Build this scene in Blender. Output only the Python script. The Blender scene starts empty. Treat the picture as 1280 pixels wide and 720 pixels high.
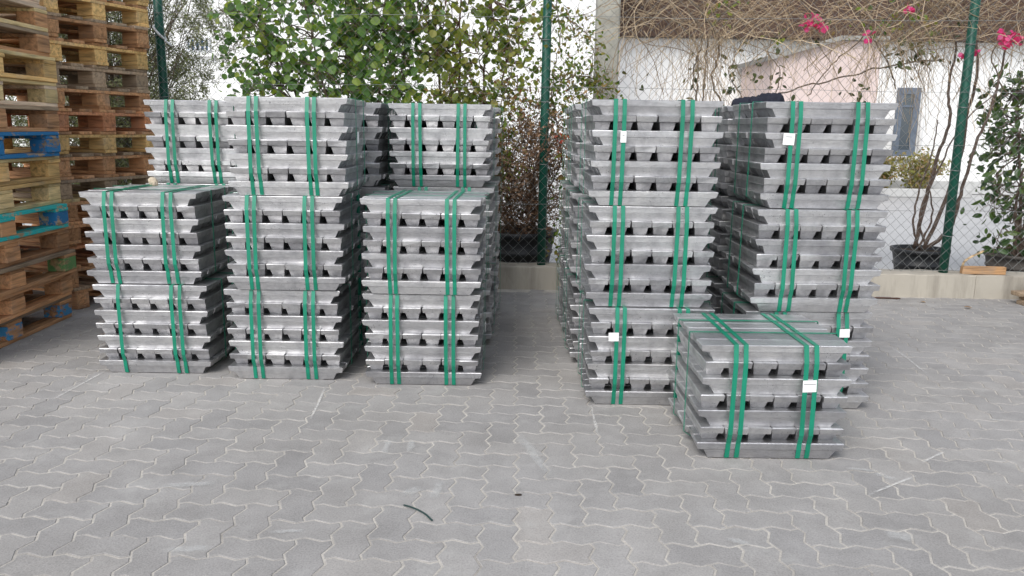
import bpy, bmesh, math, random
from mathutils import Vector, Matrix, Euler
R = math.radians
random.seed(7)
sc = bpy.context.scene
col = sc.collection

# ------------------------------------------------------------------ camera
CAM_H = 1.573
TILT, ROLL, FPX = R(11.231), R(0.808), 1000.47
cam_d = bpy.data.cameras.new("camera")
cam = bpy.data.objects.new("camera", cam_d)
col.objects.link(cam)
cam_d.sensor_width = 36.0
cam_d.lens = 36.0 * FPX / 1280.0
cam_d.clip_start, cam_d.clip_end = 0.05, 3000.0
_s, _c, _sr, _cr = math.sin(TILT), math.cos(TILT), math.sin(ROLL), math.cos(ROLL)
cx = Vector((_cr, _sr * _s, _sr * _c))
cy = Vector((-_sr, _cr * _s, _cr * _c))
cz = Vector((0, -_c, _s))
m = Matrix((cx, cy, cz)).transposed().to_4x4()
m.translation = (0, 0, CAM_H)
cam.matrix_world = m
sc.camera = cam

# ------------------------------------------------------------------ sky, sun, exposure
SUN_EL, SUN_ROT = R(45), R(206)
w = bpy.data.worlds.new("World"); sc.world = w; w.use_nodes = True
nt = w.node_tree; nt.nodes.clear()
sky = nt.nodes.new("ShaderNodeTexSky"); sky.sky_type = 'NISHITA'; sky.sun_disc = False
sky.sun_elevation = SUN_EL; sky.sun_rotation = SUN_ROT
sky.air_density = 1.0; sky.dust_density = 1.0; sky.ozone_density = 1.0
hsv = nt.nodes.new("ShaderNodeHueSaturation"); hsv.inputs["Saturation"].default_value = 0.36
bg = nt.nodes.new("ShaderNodeBackground"); bg.inputs["Strength"].default_value = 0.15
wo = nt.nodes.new("ShaderNodeOutputWorld")
nt.links.new(sky.outputs[0], hsv.inputs["Color"]); nt.links.new(hsv.outputs[0], bg.inputs["Color"])
nt.links.new(bg.outputs[0], wo.inputs["Surface"])
sun_d = bpy.data.lights.new("sun", 'SUN'); sun_d.energy = 1.5; sun_d.angle = R(30)
sun_d.color = (1.0, 0.965, 0.92)
sun = bpy.data.objects.new("sun", sun_d); col.objects.link(sun)
sd = Vector((math.sin(SUN_ROT) * math.cos(SUN_EL), math.cos(SUN_ROT) * math.cos(SUN_EL), math.sin(SUN_EL)))
sun.rotation_euler = sd.to_track_quat('Z', 'Y').to_euler()
sc.view_settings.view_transform = 'Standard'
sc.view_settings.look = 'None'
sc.view_settings.exposure = 0.62
sc.view_settings.gamma = 1.0

# ------------------------------------------------------------------ object helpers
def thing(name, label, cat, loc=(0, 0, 0), rz=0.0, group=None):
    o = bpy.data.objects.new(name, None); col.objects.link(o)
    o.empty_display_size = 0.1
    o.location = loc; o.rotation_euler = (0, 0, rz)
    o["label"] = label; o["category"] = cat
    if group: o["group"] = group
    return o

def tag(o, label, cat, group=None):
    o["label"] = label; o["category"] = cat
    if group: o["group"] = group
    return o

def part(name, mesh, parent=None, loc=(0, 0, 0), rot=(0, 0, 0), kind=None):
    o = bpy.data.objects.new(name, mesh); col.objects.link(o)
    if parent is not None: o.parent = parent
    o.location = loc; o.rotation_euler = rot
    if kind: o["kind"] = kind
    return o

def mesh(name, V, F, mat, smooth=False, mats=None, mi=None):
    me = bpy.data.meshes.new(name)
    me.from_pydata([tuple(v) for v in V], [], F)
    for mm in (mats or [mat]): me.materials.append(mm)
    if mi: me.polygons.foreach_set("material_index", mi)
    if smooth: me.polygons.foreach_set("use_smooth", [True] * len(me.polygons))
    me.update()
    return me

class MB:
    """collects shapes for one mesh"""
    def __init__(s): s.V = []; s.F = []
    def add(s, V, F):
        n = len(s.V); s.V += [Vector(v) for v in V]; s.F += [tuple(i + n for i in f) for f in F]
    def box(s, x0, x1, y0, y1, z0, z1, jit=0.0, M=None):
        V = [Vector((x, y, z)) for z in (z0, z1) for x, y in ((x0, y0), (x1, y0), (x1, y1), (x0, y1))]
        if jit: V = [v + Vector((random.uniform(-jit, jit) for _ in range(3))) for v in V]
        if M is not None: V = [M @ v for v in V]
        s.add(V, [(3, 2, 1, 0), (4, 5, 6, 7), (0, 1, 5, 4), (1, 2, 6, 5), (2, 3, 7, 6), (3, 0, 4, 7)])
    def cbox(s, x0, x1, y0, y1, z0, z1, c=0.004):
        bm = bmesh.new(); bmesh.ops.create_cube(bm, size=1.0)
        for v in bm.verts:
            v.co = Vector(((x0 + x1) / 2 + v.co.x * (x1 - x0), (y0 + y1) / 2 + v.co.y * (y1 - y0), (z0 + z1) / 2 + v.co.z * (z1 - z0)))
        bmesh.ops.bevel(bm, geom=bm.edges[:], offset=c, segments=1, affect='EDGES')
        bm.verts.index_update()
        s.add([v.co.copy() for v in bm.verts], [tuple(v.index for v in f.verts) for f in bm.faces]); bm.free()
    def tube(s, pts, rad, n=4, cap=True):
        pts = [Vector(p) for p in pts]
        if not isinstance(rad, (list, tuple)): rad = [rad] * len(pts)
        V, F = [], []
        d = (pts[1] - pts[0]).normalized()
        u = d.orthogonal().normalized()
        for i, p in enumerate(pts):
            d = (pts[min(i + 1, len(pts) - 1)] - pts[max(i - 1, 0)]).normalized()
            u = (u - d * u.dot(d))
            u = u.normalized() if u.length > 1e-6 else d.orthogonal().normalized()
            v = d.cross(u)
            for k in range(n):
                a = 2 * math.pi * k / n
                V.append(p + (u * math.cos(a) + v * math.sin(a)) * rad[i])
        for i in range(len(pts) - 1):
            for k in range(n):
                F.append((i * n + k, i * n + (k + 1) % n, (i + 1) * n + (k + 1) % n, (i + 1) * n + k))
        if cap:
            F.append(tuple(range(n - 1, -1, -1))); F.append(tuple((len(pts) - 1) * n + k for k in range(n)))
        s.add(V, F)
    def lathe(s, prof, n=24, M=None, sx=1, sy=1):
        V, F = [], []
        for r, z in prof:
            for k in range(n):
                a = 2 * math.pi * k / n
                V.append(Vector((r * math.cos(a) * sx, r * math.sin(a) * sy, z)))
        for i in range(len(prof) - 1):
            for k in range(n):
                F.append((i * n + k, i * n + (k + 1) % n, (i + 1) * n + (k + 1) % n, (i + 1) * n + k))
        if M is not None: V = [M @ v for v in V]
        s.add(V, F)
    def mesh(s, name, mat, smooth=False): return mesh(name, s.V, s.F, mat, smooth)

# ------------------------------------------------------------------ materials
def mat(name, color, rough=0.7, metal=0.0, spec=0.5):
    mt = bpy.data.materials.new(name); mt.use_nodes = True
    b = mt.node_tree.nodes["Principled BSDF"]
    b.inputs["Base Color"].default_value = (*color, 1); b.inputs["Roughness"].default_value = rough
    b.inputs["Metallic"].default_value = metal; b.inputs["Specular IOR Level"].default_value = spec
    return mt, mt.node_tree, b

def N(t, kind, **kw):
    n = t.nodes.new(kind)
    for k, v in kw.items():
        if k in n.inputs.keys(): n.inputs[k].default_value = v
        else: setattr(n, k, v)
    return n

def ramp(t, fac, stops):
    r = t.nodes.new("ShaderNodeValToRGB")
    e = r.color_ramp.elements
    while len(e) < len(stops): e.new(0.5)
    for i, (p, c) in enumerate(stops):
        e[i].position = p; e[i].color = (*c, 1) if len(c) == 3 else c
    t.links.new(fac, r.inputs[0]); return r

def mixc(t, a, b, fac, blend='MIX'):
    mx = t.nodes.new("ShaderNodeMix"); mx.data_type = 'RGBA'; mx.blend_type = blend
    for sock, v in ((mx.inputs[0], fac), (mx.inputs[6], a), (mx.inputs[7], b)):
        if hasattr(v, "links") or hasattr(v, "is_output"): t.links.new(v, sock)
        elif isinstance(v, (int, float)): sock.default_value = v
        else: sock.default_value = (*v, 1)
    return mx.outputs[2]

def bump(t, b, height, strength, dist):
    bn = t.nodes.new("ShaderNodeBump"); bn.inputs["Strength"].default_value = strength; bn.inputs["Distance"].default_value = dist
    t.links.new(height, bn.inputs["Height"]); t.links.new(bn.outputs[0], b.inputs["Normal"]); return bn

def rnd(t):
    """0..1 per object, or per loose piece of a joined mesh"""
    o = N(t, "ShaderNodeObjectInfo"); g = N(t, "ShaderNodeNewGeometry")
    a = N(t, "ShaderNodeMath", operation='ADD'); t.links.new(o.outputs["Random"], a.inputs[0]); t.links.new(g.outputs["Random Per Island"], a.inputs[1])
    f = N(t, "ShaderNodeMath", operation='FRACT'); t.links.new(a.outputs[0], f.inputs[0]); return f.outputs[0]

def noise(t, scale, detail=4, rough=0.55, vec=None, stretch=None, dist=0.0):
    n = N(t, "ShaderNodeTexNoise"); n.inputs["Scale"].default_value = scale; n.inputs["Detail"].default_value = detail
    n.inputs["Roughness"].default_value = rough; n.inputs["Distortion"].default_value = dist
    if vec is not None:
        if stretch:
            mp = N(t, "ShaderNodeMapping"); mp.inputs["Scale"].default_value = stretch
            t.links.new(vec, mp.inputs["Vector"]); vec = mp.outputs[0]
        t.links.new(vec, n.inputs["Vector"])
    return n.outputs[0]

def wpos(t): return N(t, "ShaderNodeNewGeometry").outputs["Position"]
def opos(t):
    """object coordinates shifted by a random amount for each object"""
    c = N(t, "ShaderNodeTexCoord").outputs["Object"]; o = N(t, "ShaderNodeObjectInfo")
    k = N(t, "ShaderNodeMath", operation='MULTIPLY'); k.inputs[1].default_value = 37.0; t.links.new(o.outputs["Random"], k.inputs[0])
    a = N(t, "ShaderNodeVectorMath", operation='ADD'); t.links.new(c, a.inputs[0]); t.links.new(k.outputs[0], a.inputs[1]); return a.outputs[0]

def m_alu():
    mt, t, b = mat("cast_aluminium", (.6, .6, .6), .5, .94)
    p = opos(t)
    n1 = noise(t, 9, 5, .6, p); n2 = noise(t, 60, 3, .6, p, (.25, 1, 1.6)); r = rnd(t)
    c = ramp(t, n1, [(.28, (.41, .408, .42)), (.48, (.60, .597, .607)), (.72, (.77, .767, .77))])
    c2 = mixc(t, c.outputs[0], (.42, .415, .43), ramp(t, n2, [(.52, (0, 0, 0)), (.75, (.55, .55, .55))]).outputs[0])
    br = ramp(t, r, [(0, (.74, .74, .75)), (.5, (.92, .92, .92)), (1, (1.04, 1.04, 1.03))])
    c3 = mixc(t, c2, br.outputs[0], 1.0, 'MULTIPLY')
    t.links.new(c3, b.inputs["Base Color"])
    rr = ramp(t, n1, [(.3, (.55,) * 3), (.7, (.34,) * 3)]); t.links.new(rr.outputs[0], b.inputs["Roughness"])
    h = noise(t, 34, 6, .75, p); bump(t, b, h, .7, .005)
    pit = noise(t, 130, 2, .5, p); spot = noise(t, 7, 2, .5, p)
    k = N(t, "ShaderNodeMath", operation='MULTIPLY'); t.links.new(ramp(t, pit, [(.64, (0, 0, 0)), (.70, (1, 1, 1))]).outputs[0], k.inputs[0]); t.links.new(ramp(t, spot, [(.5, (0, 0, 0)), (.65, (1, 1, 1))]).outputs[0], k.inputs[1])
    t.links.new(mixc(t, c3, (.16, .16, .17), k.outputs[0]), b.inputs["Base Color"])
    return mt
def m_strap():
    mt, t, b = mat("green_strapping", (.004, .30, .16), .38)
    n = noise(t, 300, 2, .5, opos(t)); bump(t, b, n, .25, .001)
    c = ramp(t, noise(t, 5, 3, .5, opos(t)), [(.3, (.003, .175, .10)), (.7, (.005, .24, .145))]); t.links.new(c.outputs[0], b.inputs["Base Color"])
    return mt
def m_wood(name, c, paint=None, amt=0.0):
    mt, t, b = mat(name, c, .82, 0, .25)
    p = opos(t)
    g = noise(t, 26, 5, .6, p, (.12, 1.4, 1.4), .6); n2 = noise(t, 5, 4, .6, p); r = rnd(t)
    dk = tuple(x * .42 for x in c); lt = tuple(min(1, x * 1.35) for x in c)
    cc = ramp(t, g, [(.28, dk), (.5, c), (.72, lt)])
    gy = mixc(t, cc.outputs[0], tuple(.28 * sum(c) * k for k in (1.08, 1, .9)), ramp(t, n2, [(.5, (0, 0, 0)), (.78, (.45, .45, .45))]).outputs[0])
    vv = ramp(t, r, [(0, (.62, .60, .58)), (.5, (.9, .9, .88)), (1, (1.15, 1.1, 1.05))])
    o = mixc(t, gy, vv.outputs[0], 1.0, 'MULTIPLY')
    if paint:
        pn = noise(t, 14, 6, .7, p, (.5, 1, 1))
        o = mixc(t, o, paint, ramp(t, pn, [(amt - .04, (1, 1, 1)), (amt + .03, (0, 0, 0))]).outputs[0])
    t.links.new(o, b.inputs["Base Color"]); bump(t, b, g, .6, .004)
    return mt
def m_noise(name, c0, c1, scale=4, rough=.85, bs=.3, bd=.01, metal=0, world=True, bscale=None):
    mt, t, b = mat(name, c0, rough, metal, .35)
    p = wpos(t) if world else opos(t)
    n = noise(t, scale, 6, .62, p)
    t.links.new(ramp(t, n, [(.3, c0), (.7, c1)]).outputs[0], b.inputs["Base Color"])
    h = noise(t, bscale or scale * 8, 5, .65, p)
    if bs: bump(t, b, h, bs, bd)
    return mt
def m_leaf(name, cols, trans=.3, rough=.45):
    mt, t, b = mat(name, cols[0], rough, 0, .35)
    r = rnd(t)
    st = [(i / (len(cols) - 1), c) for i, c in enumerate(cols)]
    rp = ramp(t, r, st)
    n = noise(t, 40, 3, .6, opos(t))
    c = mixc(t, rp.outputs[0], ramp(t, n, [(.35, (.72, .72, .7)), (.7, (1.12, 1.1, 1.0))]).outputs[0], 1.0, 'MULTIPLY')
    t.links.new(c, b.inputs["Base Color"])
    tr = N(t, "ShaderNodeBsdfTranslucent"); t.links.new(mixc(t, c, (1.5, 1.7, .7), 1.0, 'MULTIPLY'), tr.inputs["Color"])
    mx = N(t, "ShaderNodeMixShader"); mx.inputs[0].default_value = trans
    t.links.new(b.outputs[0], mx.inputs[1]); t.links.new(tr.outputs[0], mx.inputs[2])
    t.links.new(mx.outputs[0], t.nodes["Material Output"].inputs["Surface"])
    return mt
def m_paver():
    mt, t, b = mat("grey_concrete_paver", (.3, .3, .3), .86, 0, .3)
    p = wpos(t); r = rnd(t)
    base = ramp(t, r, [(0, (.300, .291, .284)), (.35, (.326, .315, .305)), (.7, (.340, .328, .316)), (.92, (.360, .346, .331)), (1, (.348, .327, .306))])
    big = noise(t, .55, 4, .6, p); mid = noise(t, 5, 5, .65, p); fine = noise(t, 130, 3, .7, p)
    c = mixc(t, base.outputs[0], ramp(t, big, [(.3, (.86, .85, .84)), (.7, (1.10, 1.10, 1.11))]).outputs[0], 1.0, 'MULTIPLY')
    c = mixc(t, c, ramp(t, mid, [(.3, (.86, .86, .86)), (.55, (1, 1, 1)), (.8, (1.12, 1.12, 1.12))]).outputs[0], 1.0, 'MULTIPLY')
    c = mixc(t, c, ramp(t, fine, [(.28, (.74, .74, .74)), (.5, (1, 1, 1)), (.75, (1.18, 1.18, 1.17))]).outputs[0], 1.0, 'MULTIPLY')
    stain = noise(t, 1.7, 5, .7, p, None, 1.2)
    c = mixc(t, c, (.20, .195, .19), ramp(t, stain, [(.56, (0, 0, 0)), (.74, (.5, .5, .5))]).outputs[0])
    dust = noise(t, 2.6, 6, .75, p)
    c = mixc(t, c, (.46, .45, .43), ramp(t, dust, [(.54, (0, 0, 0)), (.78, (.6, .6, .6))]).outputs[0])
    t.links.new(c, b.inputs["Base Color"]); bump(t, b, fine, .5, .003)
    return mt
def m_plaster(name, c, dirt, amt=.6):
    mt, t, b = mat(name, c, .9, 0, .2)
    p = wpos(t)
    n = noise(t, .5, 5, .6, p); n2 = noise(t, 1.6, 5, .7, p, (2.5, 2.5, .35))
    o = mixc(t, c, dirt, ramp(t, n2, [(amt, (0, 0, 0)), (amt + .25, (.7, .7, .7))]).outputs[0])
    o = mixc(t, o, ramp(t, n, [(.3, (.93,) * 3), (.7, (1.05,) * 3)]).outputs[0], 1.0, 'MULTIPLY')
    t.links.new(o, b.inputs["Base Color"]); bump(t, b, noise(t, 25, 4, .6, p), .2, .01)
    return mt
def m_mark(name, c, cover, opac=.62, soft=.2):
    mt, t, b = mat(name, c, .9)
    p = wpos(t); n = noise(t, 38, 5, .75, p)
    a = ramp(t, n, [(cover - .06, (1, 1, 1)), (cover + soft, (0, 0, 0))])
    tr = N(t, "ShaderNodeBsdfTransparent"); mx = N(t, "ShaderNodeMixShader")
    op = N(t, "ShaderNodeMath", operation='MULTIPLY'); op.inputs[1].default_value = opac; t.links.new(a.outputs[0], op.inputs[0])
    fd = N(t, "ShaderNodeAttribute"); fd.attribute_name = "fade"
    o2 = N(t, "ShaderNodeMath", operation='MULTIPLY'); t.links.new(op.outputs[0], o2.inputs[0]); t.links.new(fd.outputs["Fac"], o2.inputs[1]); op = o2
    t.links.new(op.outputs[0], mx.inputs[0]); t.links.new(tr.outputs[0], mx.inputs[1]); t.links.new(b.outputs[0], mx.inputs[2])
    t.links.new(mx.outputs[0], t.nodes["Material Output"].inputs["Surface"])
    return mt

ALU, STRAP = m_alu(), m_strap()
PAVER = m_paver()
def m_sand():
    mt, t, b = mat("joint_sand", (.5, .5, .5), .95, 0, .2)
    p = wpos(t); n = noise(t, 3.2, 5, .7, p); f = noise(t, 150, 3, .7, p)
    c = ramp(t, n, [(.32, (.34, .322, .298)), (.5, (.475, .452, .415)), (.7, (.57, .545, .50))])
    c = mixc(t, c.outputs[0], ramp(t, f, [(.3, (.72, .71, .70)), (.7, (1.15, 1.14, 1.12))]).outputs[0], 1.0, 'MULTIPLY')
    t.links.new(c, b.inputs["Base Color"]); bump(t, b, f, .6, .003)
    return mt
SAND = m_sand()
TAG = mat("white_paper", (.85, .85, .84), .6)[0]
PRINT = mat("grey_print", (.35, .35, .36), .7)[0]
CONC = m_plaster("weathered_concrete", (.43, .395, .335), (.17, .15, .125), .46)
POSTGREEN = m_noise("green_painted_steel", (.004, .055, .037), (.010, .085, .056), 6, .45, .1, .002)
WIRE = mat("galvanised_wire", (.20, .205, .20), .5, .3)[0]
BLACKPLASTIC = m_noise("black_plastic", (.012, .013, .015), (.028, .03, .034), 8, .5, .1, .003)
SOIL = m_noise("soil", (.03, .022, .015), (.07, .05, .035), 20, 1, .8, .02)
BARK = m_noise("bark", (.10, .075, .05), (.24, .19, .14), 30, .9, .7, .01)
DARKBARK = m_noise("dark_bark", (.075, .05, .038), (.17, .125, .10), 30, .9, .7, .01)
DRYTWIG = m_leaf("dry_twig", [(.24, .17, .11), (.42, .32, .22), (.56, .45, .33)], .0, .8)
BROWNTWIG = m_leaf("brown_twig", [(.09, .052, .034), (.16, .10, .066), (.25, .165, .115)], .0, .85)

# ------------------------------------------------------------------ ground, pavement
def sheet(name, x0, x1, y0, y1, z, mt, parent=None):
    return part(name, mesh(name, [(x0, y0, z), (x1, y0, z), (x1, y1, z), (x0, y1, z)], [(0, 1, 2, 3)], mt), parent)
GROUND = m_noise("dusty_ground", (.34, .33, .315), (.43, .42, .40), .6, .95, .3, .01)
YARD = m_noise("pale_asphalt", (.40, .40, .40), (.50, .50, .495), .8, .95, .3, .01)
g = sheet("ground", -600, 600, -300, 900, -.05, GROUND); g["kind"] = "structure"
g = sheet("road", -60, 60, 8.25, 60, -.012, YARD); g["kind"] = "structure"
pavement = sheet("pavement", -14, 14, -4, 8.0, -.0028, SAND); pavement["kind"] = "structure"

PW = 0.143
ZA = 0.2 * 0.5                                       # zigzag half amplitude in paver widths
def paver_outline(horizontal):
    pts = []
    cells = [((0, 0), (1, 0)), ((1, 0), (2, 0)), ((2, 0), (2, 1)), ((2, 1), (1, 1)), ((1, 1), (0, 1)), ((0, 1), (0, 0))] if horizontal else \
            [((0, 0), (1, 0)), ((1, 0), (1, 1)), ((1, 1), (1, 2)), ((1, 2), (0, 2)), ((0, 2), (0, 1)), ((0, 1), (0, 0))]
    for (ax, ay), (bx, by) in cells:
        fw = (bx + by) > (ax + ay)
        tt = (0, .25, .75) if fw else (1, .75, .25)
        lo = (min(ax, bx), min(ay, by))
        for q in tt:
            d = 0 if q in (0, 1) else (ZA if q == .25 else -ZA)
            if ay == by: pts.append((lo[0] + q, lo[1] + d))
            else: pts.append((lo[0] - d, lo[1] + q))
    return pts
def inset(pts, d):
    out = []; n = len(pts)
    for i in range(n):
        a, b, c = Vector(pts[i - 1]), Vector(pts[i]), Vector(pts[(i + 1) % n])
        e1, e2 = (b - a).normalized(), (c - b).normalized()
        n1, n2 = Vector((-e1.y, e1.x)), Vector((-e2.y, e2.x))
        k = 1 + n1.dot(n2)
        out.append(b + (n1 + n2) * (d / max(k, .35)))
    return out
PAV = {}
for hz in (True, False):
    o = [(x * PW, y * PW) for x, y in paver_outline(hz)]
    r0, r1 = inset(o, .0042), inset(o, .0066)
    V = [(p.x, p.y, -.02) for p in r0] + [(p.x, p.y, -.0022) for p in r0] + [(p.x, p.y, 0) for p in r1]
    n = len(o)
    F = [(i, (i + 1) % n, n + (i + 1) % n, n + i) for i in range(n)] + [(n + i, n + (i + 1) % n, 2 * n + (i + 1) % n, 2 * n + i) for i in range(n)]
    F.append(tuple(range(2 * n, 3 * n)))
    PAV[hz] = (V, F, mesh("paver_block", V, F, PAVER))
def to_px(p):
    d = Vector(p) - Vector((0, 0, CAM_H))
    dep = -d.dot(cz)
    if dep < .2: return None
    return 640 + FPX * d.dot(cx) / dep, 360 - FPX * d.dot(cy) / dep, dep
JX, JY = .031, 3.427                                  # a joint corner: left end of a long joint
spots = []
for i in range(-60, 60):
    for j in range(-30, 45):
        # lattice (1,1),(4,0); H = [0,2]x[0,1], V = [2,3]x[-1,1]; the joint y=1 runs x 0..3
        bx, by = i + 0, j
        if (i - j) % 4: continue
        for hz, ox, oy in ((True, 0, -1), (False, 2, -2)):
            x, y = JX + (bx + ox) * PW, JY + (by + oy) * PW
            if not (1.2 < y < 7.62 and -6.2 < x < 7): continue
            spots.append((hz, x, y))
def hidden_under(x, y): return False
vis = []
rest = []
for hz, x, y in spots:
    q = to_px((x + PW * (1 if hz else .5), y + PW * (.5 if hz else 1), 0))
    if q and -25 < q[0] < 1305 and q[1] < 745: vis.append((q[2], hz, x, y))
    else: rest.append((hz, x, y))
vis.sort()
rp = random.Random(3)
for k, (d, hz, x, y) in enumerate(vis):
    if k < 300:
        part("paver", PAV[hz][2], pavement, (x, y, rp.uniform(-.0012, .0012)), (rp.gauss(0, .0022), rp.gauss(0, .0022), rp.gauss(0, .003)))
    else: rest.append((hz, x, y))
mb = MB()
for hz, x, y in rest:
    a, b, z = rp.gauss(0, .0022), rp.gauss(0, .0022), rp.uniform(-.0012, .0012)
    V, F, _ = PAV[hz]
    mb.add([(vx + x, vy + y, vz + z + a * vx + b * vy) for vx, vy, vz in V], F)
part("paver_field", mb.mesh("paver_field", PAVER), pavement, kind="stuff")
# chalky scuffs and paint traces on the paving
CHALK, SCUFF = m_mark("chalk", (.75, .74, .71), .50), m_mark("pale_scuff", (.60, .60, .585), .5, .45, .35)
TRACE = m_mark("worn_white_line", (.72, .71, .68), .5,   .55, .2)
def ground_strip(name, pts, wd, mt, z=.004):
    """thin trace on the paving that fades towards its borders"""
    V, F, fade = [], [], []
    P_ = []
    for i in range(len(pts) - 1):
        for k in range(4): P_.append(Vector(pts[i]).lerp(Vector(pts[i + 1]), k / 4))
    P_.append(Vector(pts[-1])); n = len(P_)
    for i, p in enumerate(P_):
        q = P_[min(i + 1, n - 1)] - P_[max(i - 1, 0)]; sd_ = Vector((-q.y, q.x)).normalized() * wd * .5
        wv = random.uniform(.7, 1.25); off = random.uniform(-.15, .15)
        for c, f in ((-1, 0), (-.35, 1), (.35, 1), (1, 0)):
            r_ = p + sd_ * (c * wv + off); V.append((r_.x, r_.y, z)); fade.append(f * min(1, min(i, n - 1 - i) / (n * .22)))
    for i in range(n - 1):
        for c in range(3): F.append((4 * i + c, 4 * i + c + 1, 4 * i + c + 5, 4 * i + c + 4))
    me = mesh(name, V, F, mt)
    at = me.attributes.new("fade", 'FLOAT', 'POINT'); at.data.foreach_set("value", fade)
    return part(name, me, pavement)
ground_strip("painted_line", [(-2.65, 4.36), (-2.635, 4.6), (-2.625, 4.8), (-2.62, 4.96)], .022, CHALK)
ground_strip("painted_line", [(-1.09, 4.12), (-1.11, 4.4), (-1.14, 4.72)], .020, CHALK)
ground_strip("painted_line", [(.46, 3.95), (.465, 4.2), (.47, 4.45)], .020, TRACE)
ground_strip("painted_line", [(2.86, 5.85), (2.83, 5.5), (2.78, 5.1)], .018, CHALK)
ground_strip("painted_line", [(2.0, 3.66), (2.1, 3.74), (2.21, 3.82)], .020, CHALK)
ground_strip("painted_line", [(1.58, 3.30), (1.76, 3.42), (1.93, 3.53)], .018, CHALK)
for x0, y0, x1, y1, wd in [(-.62, 3.87, -.61, 3.68, .05), (-.50, 3.88, -.495, 3.70, .05), (.04, 4.0, .19, 3.44, .07), (-.33, 3.2, -.31, 3.40, .06),
                           (-.46, 3.30, -.40, 3.26, .12), (1.72, 3.55, 1.80, 3.46, .05), (1.60, 3.60, 1.76, 3.56, .03), (1.5, 2.95, 1.62, 2.93, .09),
                           (2.05, 2.9, 2.2, 2.93, .06), (-1.3, 2.75, -1.1, 2.78, .05), (-1.55, 3.3, -1.3, 3.33, .06), (2.7, 4.3, 2.78, 4.27, .03),
                           (-.95, 2.9, -.8, 2.92, .035), (.85, 2.9, .95, 2.86, .05)]:
    ground_strip("scuff_mark", [(x0, y0), ((x0 + x1) / 2, (y0 + y1) / 2), (x1, y1)], wd, SCUFF)

# ------------------------------------------------------------------ ingot bundles
IL, IH, IW = .72, .0822, .1105
PY, PX, IWE = .1115, .1168, .1145                       # ingots seen end-on are cast a little wider
def ingot_mesh(seed, IW):
    r = random.Random(seed)
    end = IW > .112; IL = .694 if end else .72
    rings = [(IL / 2 - .004, IW / 2 - .0032, IH), (IL / 2, IW / 2, IH * .955), (IL / 2 - .007, IW / 2 - .0032, IH * .60),
             (IL / 2 - .040, IW / 2 - (.0135 if end else .0055), IH * .53), (IL / 2 - .064, IW / 2 - (.0225 if end else .0140), .0)]
    V, F = [], []
    for a, b, z in rings:
        for sx, sy in ((-1, -1), (1, -1), (1, 1), (-1, 1)):
            V.append((sx * a + r.uniform(-.0035, .0025), sy * b + r.uniform(-.0014, .0008), z + (r.uniform(-.0020, .0003) if z > 0 else 0)))
    for i in range(len(rings) - 1):
        for k in range(4):
            a, b = i * 4 + k, i * 4 + (k + 1) % 4
            F.append((a + 4, b + 4, b, a))
    F.append((3, 2, 1, 0)[::-1]); n = len(V) - 4; F.append((n + 3, n + 2, n + 1, n))
    me = mesh("ingot", V, F, ALU)
    bm = bmesh.new(); bm.from_mesh(me); bmesh.ops.recalc_face_normals(bm, faces=bm.faces); bm.to_mesh(me); bm.free()
    return me
ING = [ingot_mesh(s, IW) for s in range(8)]
INE = [ingot_mesh(s + 20, IWE) for s in range(8)]
YD = PY * 2.5 + IW / 2                               # half depth of a side-on layer
BH = 7 * IH
GAP = .0042                                            # straps lie between a bundle and what it stands on
def strap_loop(prof, width, pos, axis, lean=0.0):
    """closed flat band round the bundle; prof is a list of (along, z)"""
    V, F = [], []
    n = len(prof); th = .0012
    cenz = BH / 2
    for (a, z) in prof:
        c = pos + lean * (BH - z)
        sgn = 1 if a > 0 else -1
        for off in (0.0010, 0.0010 + th):
            aa = a + sgn * off
            zz = z + (.001 + off if z > BH - .01 else (0 if z < .003 else 0))
            for s in (-width / 2, width / 2):
                V.append((c + s, aa, zz) if axis == 'y' else (aa, c + s, zz))
    for i in range(n):
        j = (i + 1) % n
        a, b = i * 4, j * 4
        F += [(a + 2, b + 2, b + 3, a + 3), (a, a + 1, b + 1, b), (a, b, b + 2, a + 2), (a + 1, a + 3, b + 3, b + 1)]
    me = mesh("strap", V, F, STRAP)
    bm = bmesh.new(); bm.from_mesh(me); bmesh.ops.recalc_face_normals(bm, faces=bm.faces); bm.to_mesh(me); bm.free()
    return me
EY = IL / 2
def prof_y(ef, eb, sf, sb):
    """hull of a bundle seen from its side: ef, eb = farthest ingot tips, sf, sb = faces of the side-on layers"""
    def half(t0, t1): return [(t0, BH), (t1, BH - IH * 1.02), (t1, IH * 1.60), (t0, IH * .97), (t0 - .003, IH * .56), (t0 - .0130, .001)]
    return [(-q, z) for q, z in half(sf, ef)] + [(q, z) for q, z in reversed(half(sb, eb))]
def prof_x(el, er):
    def half(e): return [(e - .002, BH), (e, BH - IH * .1), (e, IH * .6), (EY - .062, .001)]
    return [(-q, z) for q, z in half(el)] + [(q, z) for q, z in reversed(half(er))]
def tag_mesh(wd, ht, lines):
    mb = MB(); mb.box(-wd / 2, wd / 2, -.0012, 0, -ht / 2, ht / 2)
    F0 = len(mb.F)
    for k, (z, l) in enumerate(lines): mb.box(-l / 2, l / 2, -.002, -.0013, z - .0022, z + .0022)
    me = mesh("label_tag", mb.V, mb.F, None, mats=[TAG, PRINT], mi=[0] * F0 + [1] * (len(mb.F) - F0))
    return me
rb = random.Random(21)
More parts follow.
